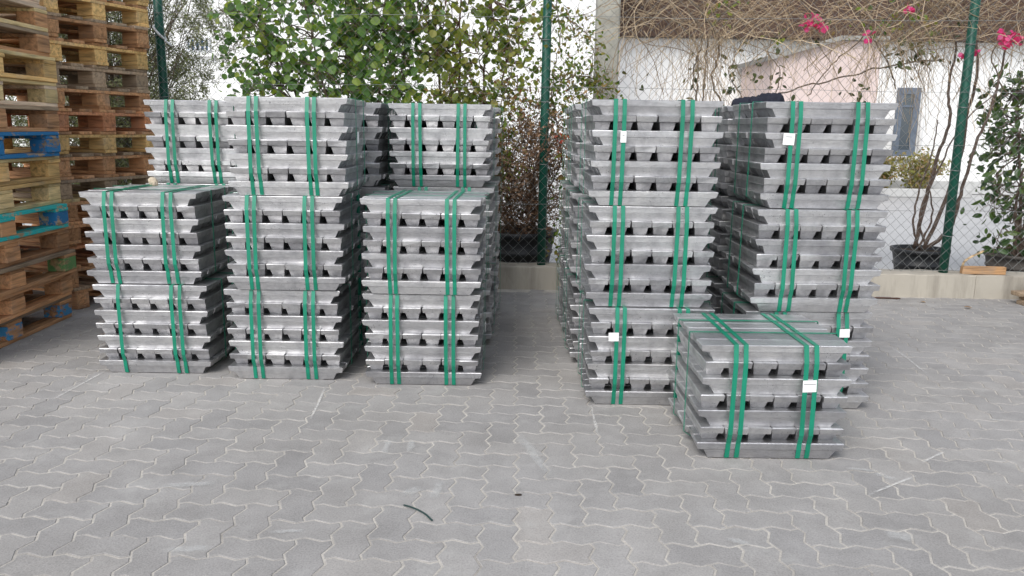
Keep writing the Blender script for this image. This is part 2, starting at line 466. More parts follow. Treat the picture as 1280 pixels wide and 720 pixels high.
def bundle(label, x, yfront, level, yaw=0.0, pairs=(.25, .73), lean=0.0, single=False, tags=(), group="strapped ingot bundles", side_tag=None):
    t = thing("ingot_bundle", label, "ingot bundle", (x, yfront + YD, GAP + level * (BH + GAP)), R(yaw), group)
    ef = eb = el = er = 0; sf = sb = YD
    for k in range(7):
        sh = (rb.gauss(0, .0045), rb.gauss(0, .0035)); ry = rb.gauss(0, .0045)
        for i in range(6):
            me = (ING if k % 2 == 0 else INE)[rb.randrange(8)]
            if k % 2 == 0:
                px, py, rz = sh[0] + rb.gauss(0, .0042), (i - 2.5) * PY + sh[1] * .3 + rb.gauss(0, .0006), ry * .3 + rb.gauss(0, .001)
            else:
                px, py, rz = (i - 2.5) * PX + sh[0] * .4 + rb.gauss(0, .0018), sh[1] * .3 + rb.gauss(0, .003), math.pi / 2 + ry + rb.gauss(0, .003)
            if rb.random() < .5: rz += math.pi
            if k % 2:
                ef, eb = max(ef, .350 - py), max(eb, .350 + py)
            else:
                el, er = max(el, EY + .003 - px), max(er, EY + .003 + px)
                if i == 0 and k in (0, 6): sf = max(sf, IW / 2 + .001 - py)
                if i == 5 and k in (0, 6): sb = max(sb, IW / 2 + .001 + py)
            part("ingot", me, t, (px, py, k * IH), (0, 0, rz))
    for q, f in enumerate(pairs):
        c = -IL / 2 + f * IL
        offs = (0,) if (single and q == 0) else (-.023, .023)
        for o in offs:
            part("strap", strap_loop(prof_y(ef, eb, sf, sb), .0228, c + o + rb.gauss(0, .002), 'y', lean + rb.gauss(0, .006)), t)
    for f in (.32, .70):
        part("strap", strap_loop([(q, z + (.0016 if z > BH - .01 else 0)) for q, z in prof_x(el, er)], .018, -YD + f * 2 * YD + rb.gauss(0, .01), 'x', rb.gauss(0, .006)), t)
    for f, zf, wd, ht, lines in tags:
        part("label_tag", tag_mesh(wd, ht, lines), t, (-IL / 2 + f * IL, -ef - .0045, zf * BH), (R(rb.uniform(-3, 3)), R(rb.uniform(-3, 3)), 0))
    if side_tag:
        for f, zf in side_tag: part("label_tag", tag_mesh(.05, .07, []), t, (er + .005, -YD + f * 2 * YD, zf * BH), (0, 0, R(90)))
    return t

LN = [(.018, .05), (-.002, .045)]
# front pile beside the pallets (two high)
bundle("lower ingot bundle of the two-high front pile beside the wooden pallets", -2.279, 4.928, 0, 0, (.235, .73), .012, True)
bundle("upper flat-topped ingot bundle of the two-high front pile beside the wooden pallets", -2.315, 4.946, 1, .4, (.245, .745), .0)
# pile behind it (three high)
bundle("bottom ingot bundle of the tall pile hidden behind the pile beside the pallets", -2.27, 5.74, 0)
bundle("middle ingot bundle of the tall pile hidden behind the pile beside the pallets", -2.255, 5.73, 1)
bundle("top ingot bundle of the tall pile standing close by the left green fence post", -2.235, 5.72, 2, .3, (.26, .68))
# three-high front pile, second from the pallets
bundle("bottom ingot bundle of the three-high front pile second from the pallets", -1.416, 4.838, 0, -.3, (.265, .735))
bundle("middle ingot bundle of the three-high front pile second from the pallets", -1.389, 4.809, 1, 1.0, (.235, .715), side_tag=[(.62, .62)])
bundle("top ingot bundle of the three-high front pile second from the pallets", -1.346, 4.813, 2, .4, (.235, .705), side_tag=[(.35, .6)])
bundle("bottom ingot bundle of the shaded pile behind the three-high front pile", -1.285, 5.66, 0)
bundle("middle ingot bundle of the shaded pile behind the three-high front pile", -1.28, 5.66, 1, .4)
bundle("top ingot bundle of the shaded pile behind the three-high front pile", -1.282, 5.66, 2, -.3)
for l, nm in enumerate(("bottom", "middle", "top")):
    bundle("%s ingot bundle of the farthest pile seen through the slit between two front piles" % nm, -1.24 + rb.gauss(0, .008), 6.44 + rb.gauss(0, .008), l, rb.gauss(0, .5))
# third front pile (two high), next to the passage
bundle("lower ingot bundle of the two-high front pile at the passage edge", -.549, 4.764, 0, 0, (.27, .735), side_tag=[(.55, .5)])
bundle("upper flat-topped ingot bundle of the two-high front pile at the passage edge", -.534, 4.733, 1, -1.0, (.25, .735))
bundle("bottom ingot bundle of the tall pile behind the two-high pile at the passage edge", -.515, 5.72, 0, .4)
bundle("middle ingot bundle of the tall pile behind the two-high pile at the passage edge", -.50, 5.73, 1, -.5, (.30, .73))
bundle("top ingot bundle of the tall pile behind the two-high pile at the passage edge", -.522, 5.709, 2, 0, (.275, .715))
bundle("bottom ingot bundle of the rearmost pile on the shrub side of the passage", -.48, 6.52, 0)
bundle("middle ingot bundle of the rearmost pile on the shrub side of the passage", -.475, 6.53, 1, .6)
bundle("top ingot bundle of the rearmost pile on the shrub side of the passage", -.48, 6.52, 2, -.6)
# tall pile on the other side of the passage
bundle("bottom ingot bundle with a white tag, under the tall pile beside the lone bundle", .801, 4.449, 0, -.2, (.255, .75), tags=[(.20, .72, .058, .05, [])])
bundle("middle ingot bundle of the tall untagged front pile between passage and lone bundle", .78, 4.471, 1, 0, (.235, .73))
bundle("top ingot bundle with a small narrow white tag on its green strap", .778, 4.459, 2, .1, (.215, .725), tags=[(.245, .655, .032, .062, [(.008, .012)])])
for n, y, dx in (("second", 5.30, -.01), ("third", 6.11, 0)):
    for l, nm in enumerate(("bottom", "middle", "top")):
        bundle("%s ingot bundle in the %s pile back along the passage from the small-tagged pile" % (nm, n), .77 + dx + rb.gauss(0, .012), y + rb.gauss(0, .015), l, rb.gauss(0, .8))
# second tall pile, with the tilted white tag and a cloth on top
bundle("bottom ingot bundle half hidden behind the lone bundle, white tag near its outer straps", 1.704, 4.43, 0, 0, (.25, .74), tags=[(.755, .80, .058, .05, [])])
bundle("middle ingot bundle of the tall pile that stands behind the lone bundle", 1.703, 4.40, 1, 0, (.26, .725))
bundle("top ingot bundle with a tilted square white tag on its inner strap", 1.719, 4.44, 2, .6, (.22, .72), tags=[(.175, .655, .062, .062, [(.012, .034)])])
for l, nm in enumerate(("bottom", "middle", "top")):
    bundle("%s ingot bundle of the shaded pile that carries the dark navy cloth" % nm, 1.71 + rb.gauss(0, .01), 5.27 + rb.gauss(0, .01), l, rb.gauss(0, .6))
# the lone bundle in front
bundle("lone ingot bundle on the paving in front, cross-strapped, white label on its outer straps", 1.272, 3.69, 0, .4, (.245, .715), tags=[(.715, .665, .066, .060, [(.010, .056)])])

# dark cloth on top of the pile
def cloth():
    nx, ny = 22, 12
    V, F = [], []
    r = random.Random(4)
    for j in range(ny):
        for i in range(nx):
            u, v = i / (nx - 1), j / (ny - 1)
            e = min(u, 1 - u, v, 1 - v)
            z = .006 + (1 - math.exp(-e * 16)) * (.036 + .034 * u * max(0, math.sin(u * 9 + v * 3)) ** .7 + .018 * math.sin(u * 23 + v * 7)) + r.uniform(0, .006) * (e > 0)
            V.append((-.14 + .27 * u + .02 * math.sin(v * 6), -.14 + .28 * v + .025 * math.sin(u * 8), max(.004, z)))
    for j in range(ny - 1):
        for i in range(nx - 1): F.append((j * nx + i, j * nx + i + 1, (j + 1) * nx + i + 1, (j + 1) * nx + i))
    o = part("cloth", mesh("cloth", V, F, m_noise("navy_cloth", (.008, .009, .018), (.02, .022, .035), 30, .9, .4, .003), True), None, (1.60, 5.36, 3 * (BH + GAP) + .002), (0, 0, R(4)))
    o.modifiers.new("thick", 'SOLIDIFY').thickness = .003
    tag(o, "crumpled dark navy cloth lying on the shaded rear pile behind the tilted-tag pile", "cloth")
cloth()
# crumpled paper on the low pile
def lump():
    bm = bmesh.new(); bmesh.ops.create_icosphere(bm, subdivisions=3, radius=.032)
    r = random.Random(5)
    from mathutils import noise as mn
    for v in bm.verts:
        k = 1 + .35 * mn.noise(v.co * 38) + .15 * mn.noise(v.co * 90)
        v.co = Vector((v.co.x * k, v.co.y * k * .8, max(-.03, v.co.z * k)))
    me = bpy.data.meshes.new("paper_ball"); bm.to_mesh(me); bm.free()
    me.materials.append(m_noise("kraft_paper", (.44, .36, .26), (.62, .53, .41), 30, .9, .4, .003))
    o = part("crumpled_paper", me, None, (-2.47, 5.52, 2 * (BH + GAP) + .024))
    tag(o, "small crumpled beige paper lying on the low pile by the pallets", "paper")
lump()

# ------------------------------------------------------------------ wooden pallets
WOODS = {"brown": m_wood("brown_wood", (0.543, 0.296, 0.152)), "tan": m_wood("tan_wood", (0.720, 0.560, 0.292)), "orange": m_wood("orange_wood", (0.720, 0.477, 0.203)),
         "grey": m_wood("grey_weathered_wood", (0.387, 0.291, 0.204)), "red": m_wood("red_brown_wood", (0.591, 0.269, 0.140)), "pale": m_wood("pale_wood", (0.720, 0.560, 0.420)),
         "blue": m_wood("blue_painted_wood", (0.456, 0.345, 0.234), (.03, .19, .42), .54), "teal": m_wood("teal_painted_wood", (0.543, 0.407, 0.242), (0.038, 0.505, 0.500), .53),
         "bluestain": m_wood("blue_stained_block", (0.485, 0.263, 0.134), (0.057, 0.244, 0.463), .5), "green": m_wood("green_painted_block", (0.451, 0.321, 0.169), (0.133, 0.281, 0.103), .55)}
PH = .188
PBOX = {}
def pbox(dx, dy, dz, m_):
    key = (round(dx, 4), round(dy, 4), round(dz, 4), m_)
    if key not in PBOX:
        mb = MB(); mb.cbox(-dx / 2, dx / 2, -dy / 2, dy / 2, 0, dz, min(.004, dz * .2))
        PBOX[key] = mb.mesh("board", WOODS[m_])
    return PBOX[key]
rpal = random.Random(12)
def pallet(label, loc, rz, L, Wd, base, deck=None, endblock=None, blocks=None, group="stacked wooden pallets"):
    """length L along local x, width Wd along local y"""
    deck = deck or base; blocks = blocks or base
    t = thing("wooden_pallet", label, "pallet", loc, rz, group)
    tb, ts, tk = .030, .027, .103
    zt = tb + tk
    def wob(s=.004): return rpal.gauss(0, s)
    for y in (-Wd / 2 + .07, 0, Wd / 2 - .07):
        part("bottom_board", pbox(L, .13, tb, base), t, (wob(), y + wob(.003), 0), (0, 0, wob(.004)))
        for k, x in enumerate((-L / 2 + .09, 0, L / 2 - .09)):
            mm = endblock if (endblock and k == 2) else blocks
            part("block", pbox(.178, .14, tk, mm), t, (x + wob(.004), y + wob(.003), tb), (0, 0, wob(.02)))
    for x in (-L / 2 + .09, 0, L / 2 - .09):
        part("stringer_board", pbox(.178, Wd, ts, base), t, (x + wob(), wob(), zt), (0, 0, wob(.004)))
    nb = 5
    for i in range(nb):
        wd = .17 if i % 2 == 0 else .13
        y = -Wd / 2 + wd / 2 + (Wd - wd) * i / (nb - 1) if i in (0, nb - 1) else -Wd / 2 + .085 + (Wd - .17) * i / (nb - 1)
        part("deck_board", pbox(L, wd, .187 - zt - ts, deck), t, (wob(), y + wob(.002), zt + ts), (0, 0, wob(.004)))
    return t
ORD = ["bottom", "second", "third", "fourth", "fifth", "sixth", "seventh", "eighth", "ninth", "tenth", "eleventh", "twelfth", "thirteenth", "fourteenth", "fifteenth", "sixteenth"]
# near stack: the long side faces the aisle, running along +y; far end at y 6.42
NEAR = [("brown", "grey", None, "bluestain", "dark stained pallet with blue-smeared blocks, bottom of the near pallet stack"),
        ("brown", None, None, None, "brown pallet resting on the blue-smeared bottom pallet of the near stack"),
        ("brown", "grey", "green", None, "worn brown pallet with one green corner block in the near stack"),
        ("brown", None, None, None, "brown pallet just under the teal-edged pallet"),
        ("teal", "teal", "blue", "brown", "teal-edged pallet with a bright blue corner block"),
        ("tan", "orange", None, "tan", "light tan pallet resting on the teal-edged pallet"),
        ("orange", "tan", None, "orange", "orange-tan pallet just under the fully blue pallet"),
        ("blue", None, None, None, "bright blue painted pallet in the near pallet stack"),
        ("brown", "grey", None, "brown", "grey-brown pallet resting on the bright blue pallet"),
        ("pale", "tan", None, "tan", "pale yellowish pallet second above the bright blue pallet"),
        ("orange", "tan", None, "orange", "orange-brown pallet third above the bright blue pallet"),
        ("brown", "grey", None, "brown", "weathered brown pallet fourth above the bright blue pallet"),
        ("tan", "pale", None, "brown", "pale topped pallet fifth above the bright blue pallet"),
        ("pale", "tan", None, "pale", "light pallet sixth above the bright blue pallet, cut by the photo's top"),
        ("brown", None, None, None, "brown pallet seventh above the bright blue pallet"),
        ("tan", None, None, None, "tan pallet on the very top of the near pallet stack")]
NL, NWD = 1.62, 1.0
th_near = R(92.3)
for i, (b_, d_, e_, k_, lab) in enumerate(NEAR):
    dx, dy, da = rpal.gauss(0, .018), rpal.gauss(0, .02), rpal.gauss(0, R(.9))
    c = Vector((-3.578 - NWD / 2 + dx, 6.43 - NL / 2 + dy, i * PH))
    pallet(lab, c, th_near + da, NL, NWD, b_, d_, e_, k_, "pallets of the near stack")
FAR = [("brown", "grey"), ("brown", "brown"), ("red", "brown"), ("brown", "brown"), ("brown", "tan"), ("grey", "brown"), ("brown", "grey"), ("orange", "brown"), ("red", "brown"),
       ("brown", "grey"), ("grey", "grey"), ("orange", "brown"), ("brown", "grey"), ("orange", "brown"), ("orange", "orange"), ("brown", "tan")]
FNOTE = ["bottom brown pallet of the far stack, on the paving", "second brown pallet up in the far stack, behind the ingots", "reddish brown pallet third up in the far stack, behind the ingots",
         "brown pallet fourth up in the far stack", "brown pallet with tan deck, fifth up in the far stack", "grey-brown pallet sixth up in the far stack, level with the low ingot pile's top",
         "dark brown pallet just above the low ingot pile's top in the far stack", "orange-brown pallet second above the low ingot pile's top", "reddish pallet two below the grey one in the far stack",
         "brown pallet directly under the grey one in the far stack", "dark grey weathered pallet in the far stack, beside the green post", "orange pallet resting on the dark grey one in the far stack",
         "dull brown pallet second above the dark grey one in the far stack", "orange pallet third above the dark grey one in the far stack", "bright orange pallet fourth above the dark grey one in the far stack",
         "brown pallet on the very top of the far stack"]
fa = math.atan2(.96, .34)
dirv = Vector((math.cos(fa), math.sin(fa), 0)); nrm = Vector((dirv.y, -dirv.x, 0))
FW, FL = 1.10, 1.5
mid = Vector((-3.76, 6.67, 0)) + dirv * FW / 2 - nrm * FL / 2
for i, ((b_, d_), lab) in enumerate(zip(FAR, FNOTE)):
    c = mid + dirv * rpal.gauss(0, .02) + nrm * rpal.gauss(0, .025) + Vector((0, 0, i * PH))
    pallet(lab, c, math.atan2(nrm.y, nrm.x) + rpal.gauss(0, R(1.0)), FL, FW, b_, d_, None, b_, "pallets of the far stack")

# ------------------------------------------------------------------ low wall, fence
def P(u, v, y):
    """the point at distance y (metres ahead) seen in the given direction"""
    d = cx * ((u - 640) / FPX) - cy * ((v - 360) / FPX) - cz
    return Vector((0, 0, CAM_H)) + d * (y / d.y)
FA = R(-1.82)
wall = thing("low_wall", "low weathered beige concrete wall under the chain-link fence", "wall", (.16, 7.865, 0), FA)
rw = random.Random(2)
for i in range(8):
    x0 = -7.9 + i * 2.05
    bm = bmesh.new(); bmesh.ops.create_cube(bm, size=1)
    for v in bm.verts: v.co = Vector((x0 + 1.02 + v.co.x * 2.049, .15 + v.co.y * .3, .10 + v.co.z * .255))
    bmesh.ops.subdivide_edges(bm, edges=[e for e in bm.edges if abs(e.verts[0].co.x - e.verts[1].co.x) > 1], cuts=14, use_grid_fill=True)
    bmesh.ops.bevel(bm, geom=[e for e in bm.edges if e.calc_face_angle(0) > .5], offset=.007, segments=1, affect='EDGES')
    for v in bm.verts: v.co += Vector((0, rw.gauss(0, .0035), rw.gauss(0, .003)))
    me = bpy.data.meshes.new("wall_block"); bm.to_mesh(me); bm.free(); me.materials.append(CONC)
    part("wall_block", me, wall)
fence = thing("chain_link_fence", "grey chain-link fence on green round posts above the low concrete wall", "fence", (.16, 7.965, .225), FA)
Q, TOP = .0515, 3.15
mb = MB()
nx0, nx1, nz = -110, 125, int(TOP / Q)
for i in range(nx0, nx1):
    pts = []
    for j in range(nz + 1):
        e = (i + j) % 2
        pts.append(((i + e) * Q, .004 * (1 if e else -1) + .006 * math.sin(i * .21 + j * .13), .02 + j * Q + .004 * math.sin(i * .33)))
    mb.tube(pts, .0023, 3, False)
part("wire_mesh", mb.mesh("wire_mesh", WIRE), fence, kind="stuff")
for z in (.03, .62, 1.25, 1.75, 2.4, 3.1):
    mb = MB(); mb.tube([(nx0 * Q + k * .4, .006 + .004 * math.sin(k), z + .006 * math.sin(k * 1.3)) for k in range(31)], .0026, 4)
    part("tension_wire", mb.mesh("tension_wire", WIRE), fence)
for lx, lean in ((-3.635, .0), (.13, .012), (4.145, .0)):
    mb = MB(); mb.tube([(lx, .055, -.1), (lx + lean * .5, .055, 1.5), (lx + lean, .055, TOP + .1)], .043, 14)
    p_ = part("post", mb.mesh("post", POSTGREEN, True), fence)
    mb = MB()
    for z in (.38, 1.02, 1.62, 2.2): mb.tube([(lx + .048 * math.cos(a * .449), .055 + .048 * math.sin(a * .449), z + .01 * math.sin(a * .45)) for a in range(15)], .0035, 4)
    part("tie_wire", mb.mesh("tie_wire", WIRE), p_)
# white strap on the left post
mb = MB(); c = fence.location
pw = Vector((-3.635 * math.cos(FA), -3.635 * math.sin(FA), 0)) + Vector(c) + Vector((0, .055, 0))
pts = [pw + Vector((.053 * math.cos(a), .053 * math.sin(a), 2.22 + .06 * -math.cos(a))) for a in [k * .42 for k in range(16)]]
pts += [pw + Vector((.07, -.05, 2.14)), pw + Vector((.13, -.055, 2.10))]
mb.tube(pts, .012, 6)
tag(part("cable_tie", mb.mesh("cable_tie", mat("white_plastic", (.75, .76, .78), .4)[0], True)), "white plastic band tied round the green post by the pallets", "band")

# concrete post further back
mb = MB(); a, b = P(746.5, 0, 9.0), P(775, 0, 9.0)
mb.cbox(a.x, b.x, 8.9, 9.16, -.02, 4.6, .018)
tag(part("concrete_post", mb.mesh("concrete_post", m_noise("grey_concrete", (.30, .29, .25), (.47, .46, .41), 6, .9, .5, .01))), "grey square concrete post standing behind the fence with creeper on it", "post")

# ------------------------------------------------------------------ buildings beyond the fence
WHITE = m_plaster("white_plaster", (.84, .835, .82), (.60, .585, .56), .62)
PINK = m_plaster("pink_plaster", (.64, .525, .49), (.50, .40, .365), .48)
GREYPL = m_plaster("grey_plinth", (.52, .52, .51), (.40, .39, .38), .5)
ROOF = m_noise("brown_roof_tile", (.062, .036, .026), (.10, .062, .046), 5, .85, .4, .02)
GLASS = mat("window_glass", (.05, .07, .09), .08, 0, .8)[0]
BLUEGREY = m_noise("blue_grey_frame", (.11, .135, .175), (.145, .175, .22), 4, .5, .05, .002)
BLUEGL = mat("blue_window", (.08, .16, .30), .15, 0, .7)[0]
def boxp(name, x0, x1, y0, y1, z0, z1, mt, parent=None, c=.01):
    mb = MB(); mb.cbox(x0, x1, y0, y1, z0, z1, c); return part(name, mb.mesh(name, mt), parent)
def window(parent, x0, x1, z0, z1, y, fm, gm, bars_x=(), bars_z=(), fw=.1):
    f = None
    mb = MB(); mb.cbox(x0, x1, y - .06, y - .002, z1 - fw, z1); mb.cbox(x0, x1, y - .06, y - .002, z0, z0 + fw)
    mb.cbox(x0, x0 + fw, y - .06, y - .002, z0 + fw, z1 - fw); mb.cbox(x1 - fw, x1, y - .06, y - .002, z0 + fw, z1 - fw)
    f = part("window", mb.mesh("window", fm), parent)
    boxp("pane", x0 + fw, x1 - fw, y - .03, y - .004, z0 + fw, z1 - fw, gm, f, .002)
    for b in bars_x: boxp("bar", b - .025, b + .025, y - .085, y - .061, z0 + .01, z1 - .01, fm, f, .004)
    for b in bars_z: boxp("bar", x0 + .01, x1 - .01, y - .056, y - .031, b - .03, b + .03, fm, f, .004)
    boxp("sill", x0 - .08, x1 + .08, y - .14, y - .002, z0 - .09, z0 - .005, WHITE, f)
    return f
bl = thing("white_building", "tall white building behind the leafy shrubs with a small blue window", "building", (-7, 19, 0))
def lx(o, n=0): return o.location.x
boxp("wall", -9.5, 9.3, 0, 6, 0, 8.2, WHITE, bl, .03)
boxp("plinth", -9.5, 9.3, -.06, -.003, 0, .5, GREYPL, bl)
a, b = P(234, 66, 19), P(263, 47, 19)
window(bl, a.x + 7, b.x + 7, a.z, b.z, 0, mat("white_frame", (.7, .71, .72), .5)[0], BLUEGL, [a.x + 7 + (b.x - a.x) * k for k in (.2, .4, .6, .8)], (), .05)
br_ = thing("white_house", "long low white house with dark brown roof and grey-blue framed window", "house", (14, 22, 0))
X0, X1 = -11.7, 14
boxp("wall", X0, X1, 0, 5.5, 0, 4.0, WHITE, br_, .03)
boxp("plinth", X0, X1, -.07, -.003, 0, .35, GREYPL, br_)
mb = MB(); V, F = [], []
nc = 16
for k in range(nc):                                   # stepped tile courses
    y0, z0 = -.45 + k * .36, 3.99 + k * .25
    mb.box(X0 - .3, X1 + .3, y0, y0 + .44, z0, z0 + .26 if k else z0 + .22, .0)
part("roof", mb.mesh("roof", ROOF), br_)
a, b = P(1113, 195, 22), P(1151, 110, 22)
window(br_, a.x - 14, b.x - 14, a.z, b.z, 0, BLUEGREY, GLASS, (), [(a.z + b.z) / 2 + .42], .17)
for u0, u1 in ((1216, 1217.5),):
    mb = MB(); p0, p1 = P(1163, 60, 21.9), P(1160, 240, 21.9)
    mb.tube([(p0.x - 14, -.08, 3.9), (p0.x - 14, -.08, .1)], .05, 8); part("downpipe", mb.mesh("downpipe", WHITE, True), br_)
ph = thing("pink_house", "small pink house gable with a slanting top in front of the white house", "house", (7.6, 19.2, 0))
a0, a1, a2 = P(967, 74, 19.2), P(1050, 51, 19.2), P(1103, 52, 19.2)
ax, bx_, c_x = a0.x - 7.6, a1.x - 7.6, a2.x - 7.6
mb = MB(); prof = [(ax, 0), (c_x, 0), (c_x, a2.z), (bx_, a1.z), (ax, a0.z)]
V = [(x, 0, z) for x, z in prof] + [(x, 2.6, z) for x, z in prof]
mb.add(V, [(0, 1, 2, 3, 4), (9, 8, 7, 6, 5)] + [(i + 5, (i + 1) % 5 + 5, (i + 1) % 5, i) for i in range(5)])
me = mb.mesh("wall", PINK); part("wall", me, ph)
mb = MB(); th = math.atan2(a1.z - a0.z, bx_ - ax); Lr = math.hypot(bx_ - ax, a1.z - a0.z)
M = Matrix.Translation((ax, 0, a0.z + .004)) @ Matrix.Rotation(-th, 4, 'Y')
mb.box(-.15, Lr + .02, -.16, 2.7, 0, .10, 0, M); mb.box(bx_ + .02, c_x + .1, -.16, 2.7, a1.z + .006, a1.z + .10)
part("roof", mb.mesh("roof", m_noise("grey_coping", (.24, .23, .21), (.34, .33, .31), 4)), ph)

# ------------------------------------------------------------------ plants
rv = random.Random(99)
def rdir(r): 
    while True:
        v = Vector((r.uniform(-1, 1), r.uniform(-1, 1), r.uniform(-1, 1)))
        if .05 < v.length < 1: return v.normalized()
def grow(p, d, length, n, wob, pull=(0, 0, 0), r=rv):
    pts = [Vector(p)]; d = Vector(d).normalized(); st = length / n
    for _ in range(n):
        d = (d + rdir(r) * wob + Vector(pull)).normalized(); pts.append(pts[-1] + d * st)
    return pts
def thru(pts, n=4, jit=0.0, r=rv):
    """smooth line through points"""
    P_ = [Vector(p) for p in pts]; out = []
    for i in range(len(P_) - 1):
        a, b, c, d = P_[max(i - 1, 0)], P_[i], P_[i + 1], P_[min(i + 2, len(P_) - 1)]
        for k in range(n):
            t = k / n
            q = .5 * ((2 * b) + (c - a) * t + (2 * a - 5 * b + 4 * c - d) * t * t + (3 * b - a - 3 * c + d) * t ** 3)
            out.append(q + rdir(r) * jit)
    return out + [P_[-1]]
def leaf_shape(kind):
    if kind == 'round': side = [(.22, .04), (.46, .28), (.48, .58), (.26, .88)]; fold = .10
    elif kind == 'oval': side = [(.16, .15), (.25, .42), (.2, .72)]; fold = .10
    elif kind == 'thin': side = [(.10, .4)]; fold = .03
    else: side = [(.28, .38), (.2, .72)]; fold = .08
    mid = [(0, 0, 0), (0, .5, -.03), (0, 1, -.10)]
    L_ = [(-x, y, fold * x * 2 - .10 * y * y) for x, y in side]; R_ = [(x, y, fold * x * 2 - .10 * y * y) for x, y in side]
    V = mid + L_ + R_; k = len(side)
    F = [tuple([0, 1, 2] + [3 + i for i in range(k - 1, -1, -1)]), tuple([2, 1, 0] + [3 + k + i for i in range(k)])]
    return V, F
LS = {k: leaf_shape(k) for k in ('round', 'oval', 'thin', 'small')}
def leaf_matrix(p, r, size, face=.6, droop=.5):
    """leaf lying with its face partly towards the light (up and out to the front)"""
    nrm = (rdir(r) + Vector((0, -.55, .6)) * face * 1.6).normalized()
    ax = (rdir(r) + Vector((0, -.2, -droop)))
    ax = (ax - nrm * ax.dot(nrm)).normalized()
    sx = ax.cross(nrm)
    M = Matrix((sx, ax, nrm)).transposed().to_4x4(); M = M @ Matrix.Scale(size, 4); M.translation = p
    return M
def leaf_obj_mesh(kind, mt): V, F = LS[kind]; return mesh("leaf", V, F, mt)
def leaves(parent, spots, kind, mt, n_ind, name="leaf", stuffname="foliage", r=rv, face=.6, droop=.5):
    """spots = [(point, size)]; the nearest n_ind become parts, the rest one stuff part"""
    spots = sorted(spots, key=lambda s: s[0].y)
    me = leaf_obj_mesh(kind, mt); mb = MB(); V, F = LS[kind]
    for k, (p, s) in enumerate(spots):
        M = leaf_matrix(p, r, s, face, droop)
        if k < n_ind:
            o = part(name, me, parent); o.matrix_basis = M
        else: mb.add([M @ Vector(v) for v in V], F)
    if mb.V: part(stuffname, mb.mesh(stuffname, mt), parent, kind="stuff")
def potmesh(r0, r1, h, mt, square=False):
    mb = MB(); mb.lathe([(r0 * .02, 0), (r0, 0), (r0 + (r1 - r0) * .55, h * .55), (r0 + (r1 - r0) * .55 + .012, h * .56), (r0 + (r1 - r0) * .6 + .012, h * .62), (r0 + (r1 - r0) * .62, h * .63),
                         (r1, h * .90), (r1 + .02, h * .905), (r1 + .024, h), (r1 - .006, h), (r1 - .02, h * .88), (.01, h * .87)], 28)
    return mb.mesh("pot", mt, True)

# --- round-leaved shrub behind the piles
G_BLUE = m_leaf("round_leaf", [(.06, .125, .045), (.12, .22, .08), (.18, .31, .11), (.25, .37, .10), (.34, .38, .09)], .45, .45)
G_OLIVE = m_leaf("olive_leaf", [(.075, .105, .026), (.13, .18, .042), (.20, .25, .06), (.28, .31, .075), (.36, .32, .11)], .45, .5)
def shrub(name, label, base, centres, kind, mt, stems, size, per, spread, n_ind, seed, bark=BARK, face=.6, cat="shrub"):
    r = random.Random(seed)
    t = thing(name, label, cat, base)
    B = Vector(base)
    sp = []; mb = MB()
    stem_pts = []
    for (tx, ty, tz) in stems:
        pts = thru([(0, 0, 0), (tx * .3 + r.uniform(-.1, .1), ty * .3, tz * .45), (tx, ty, tz)], 6, .02, r)
        mbt = MB(); n = len(pts); mbt.tube(pts, [.024 * (1 - .75 * i / n) for i in range(n)], 6); part("stem", mbt.mesh("stem", bark, True), t)
        stem_pts += pts
    for (c, k, sd) in centres:
        c = Vector(c) - B
        near = min(stem_pts, key=lambda q: (q - c).length + r.random() * .3)
        pts = thru([near, (near + c) / 2 + rdir(r) * .12, c + rdir(r) * .05], 4, .012, r)
        mb.tube(pts, [.009 - .006 * i / len(pts) for i in range(len(pts))], 4)
        for q in range(3):
            pt = grow(c, rdir(r) + Vector((0, -.2, .2)), sd * 1.4, 4, .5, r=r); mb.tube(pt, .003, 3)
        for _ in range(k):
            p = c + Vector((r.gauss(0, sd), r.gauss(0, sd * .8), r.gauss(0, sd)))
            sp.append((p, size * (r.uniform(.45, .85) if r.random() < .55 else r.uniform(.85, 1.3))))
    part("twigs", mb.mesh("twigs", bark), t, kind="stuff")
    leaves(t, sp, kind, mt, n_ind, r=r, face=face)
    return t
r = random.Random(11)
cs = []
for _ in range(150):                                  # loose on the pallet side, close on the other
    u = 275 + 245 * r.random() ** .62; v = r.uniform(-40, 122)
    if 350 < u < 420 and 55 < v < 82 and r.random() < .6: continue
    if u < 330 and r.random() < .35: continue
    y = r.uniform(8.15, 8.75)
    cs.append((P(u, v, y), r.randint(8, 13) if u > 430 else r.randint(6, 10), r.uniform(.09, .15)))
for _ in range(26): cs.append((P(r.uniform(440, 540), r.uniform(-30, 135), r.uniform(8.1, 8.5)), 14, .13))
for _ in range(75):
    u, v = r.uniform(285, 460), r.uniform(-20, 125)
    if 350 < u < 410 and 58 < v < 80: continue
    cs.append((P(u, v, r.uniform(8.2, 8.9)), r.randint(9, 15), r.uniform(.08, .14)))
for _ in range(14): cs.append((P(r.uniform(270, 520), r.uniform(120, 330), r.uniform(8.3, 8.7)), 9, .14))
shrub("leafy_shrub", "tall shrub with round blue-green leaves behind the three-high front pile", (-1.55, 8.5, -.02), cs, 'round', G_BLUE,
      [(-1.1, .1, 2.7), (-.6, -.1, 2.9), (-.2, .1, 3.1), (.25, 0, 3.0), (.55, -.1, 2.7), (-.85, 0, 2.0)], .080, 10, .13, 300, 31)
cs = []
for _ in range(130):
    u, v = r.uniform(525, 675), r.uniform(-40, 150)
    if u > 625 and 60 < v < 100 and r.random() < .6: continue
    if u > 600 and r.random() < .35: continue
    cs.append((P(u, v, r.uniform(8.15, 8.8)), r.randint(8, 14), r.uniform(.09, .15)))
for _ in range(14): cs.append((P(r.uniform(540, 640), r.uniform(140, 300), r.uniform(8.4, 8.9)), 9, .13))
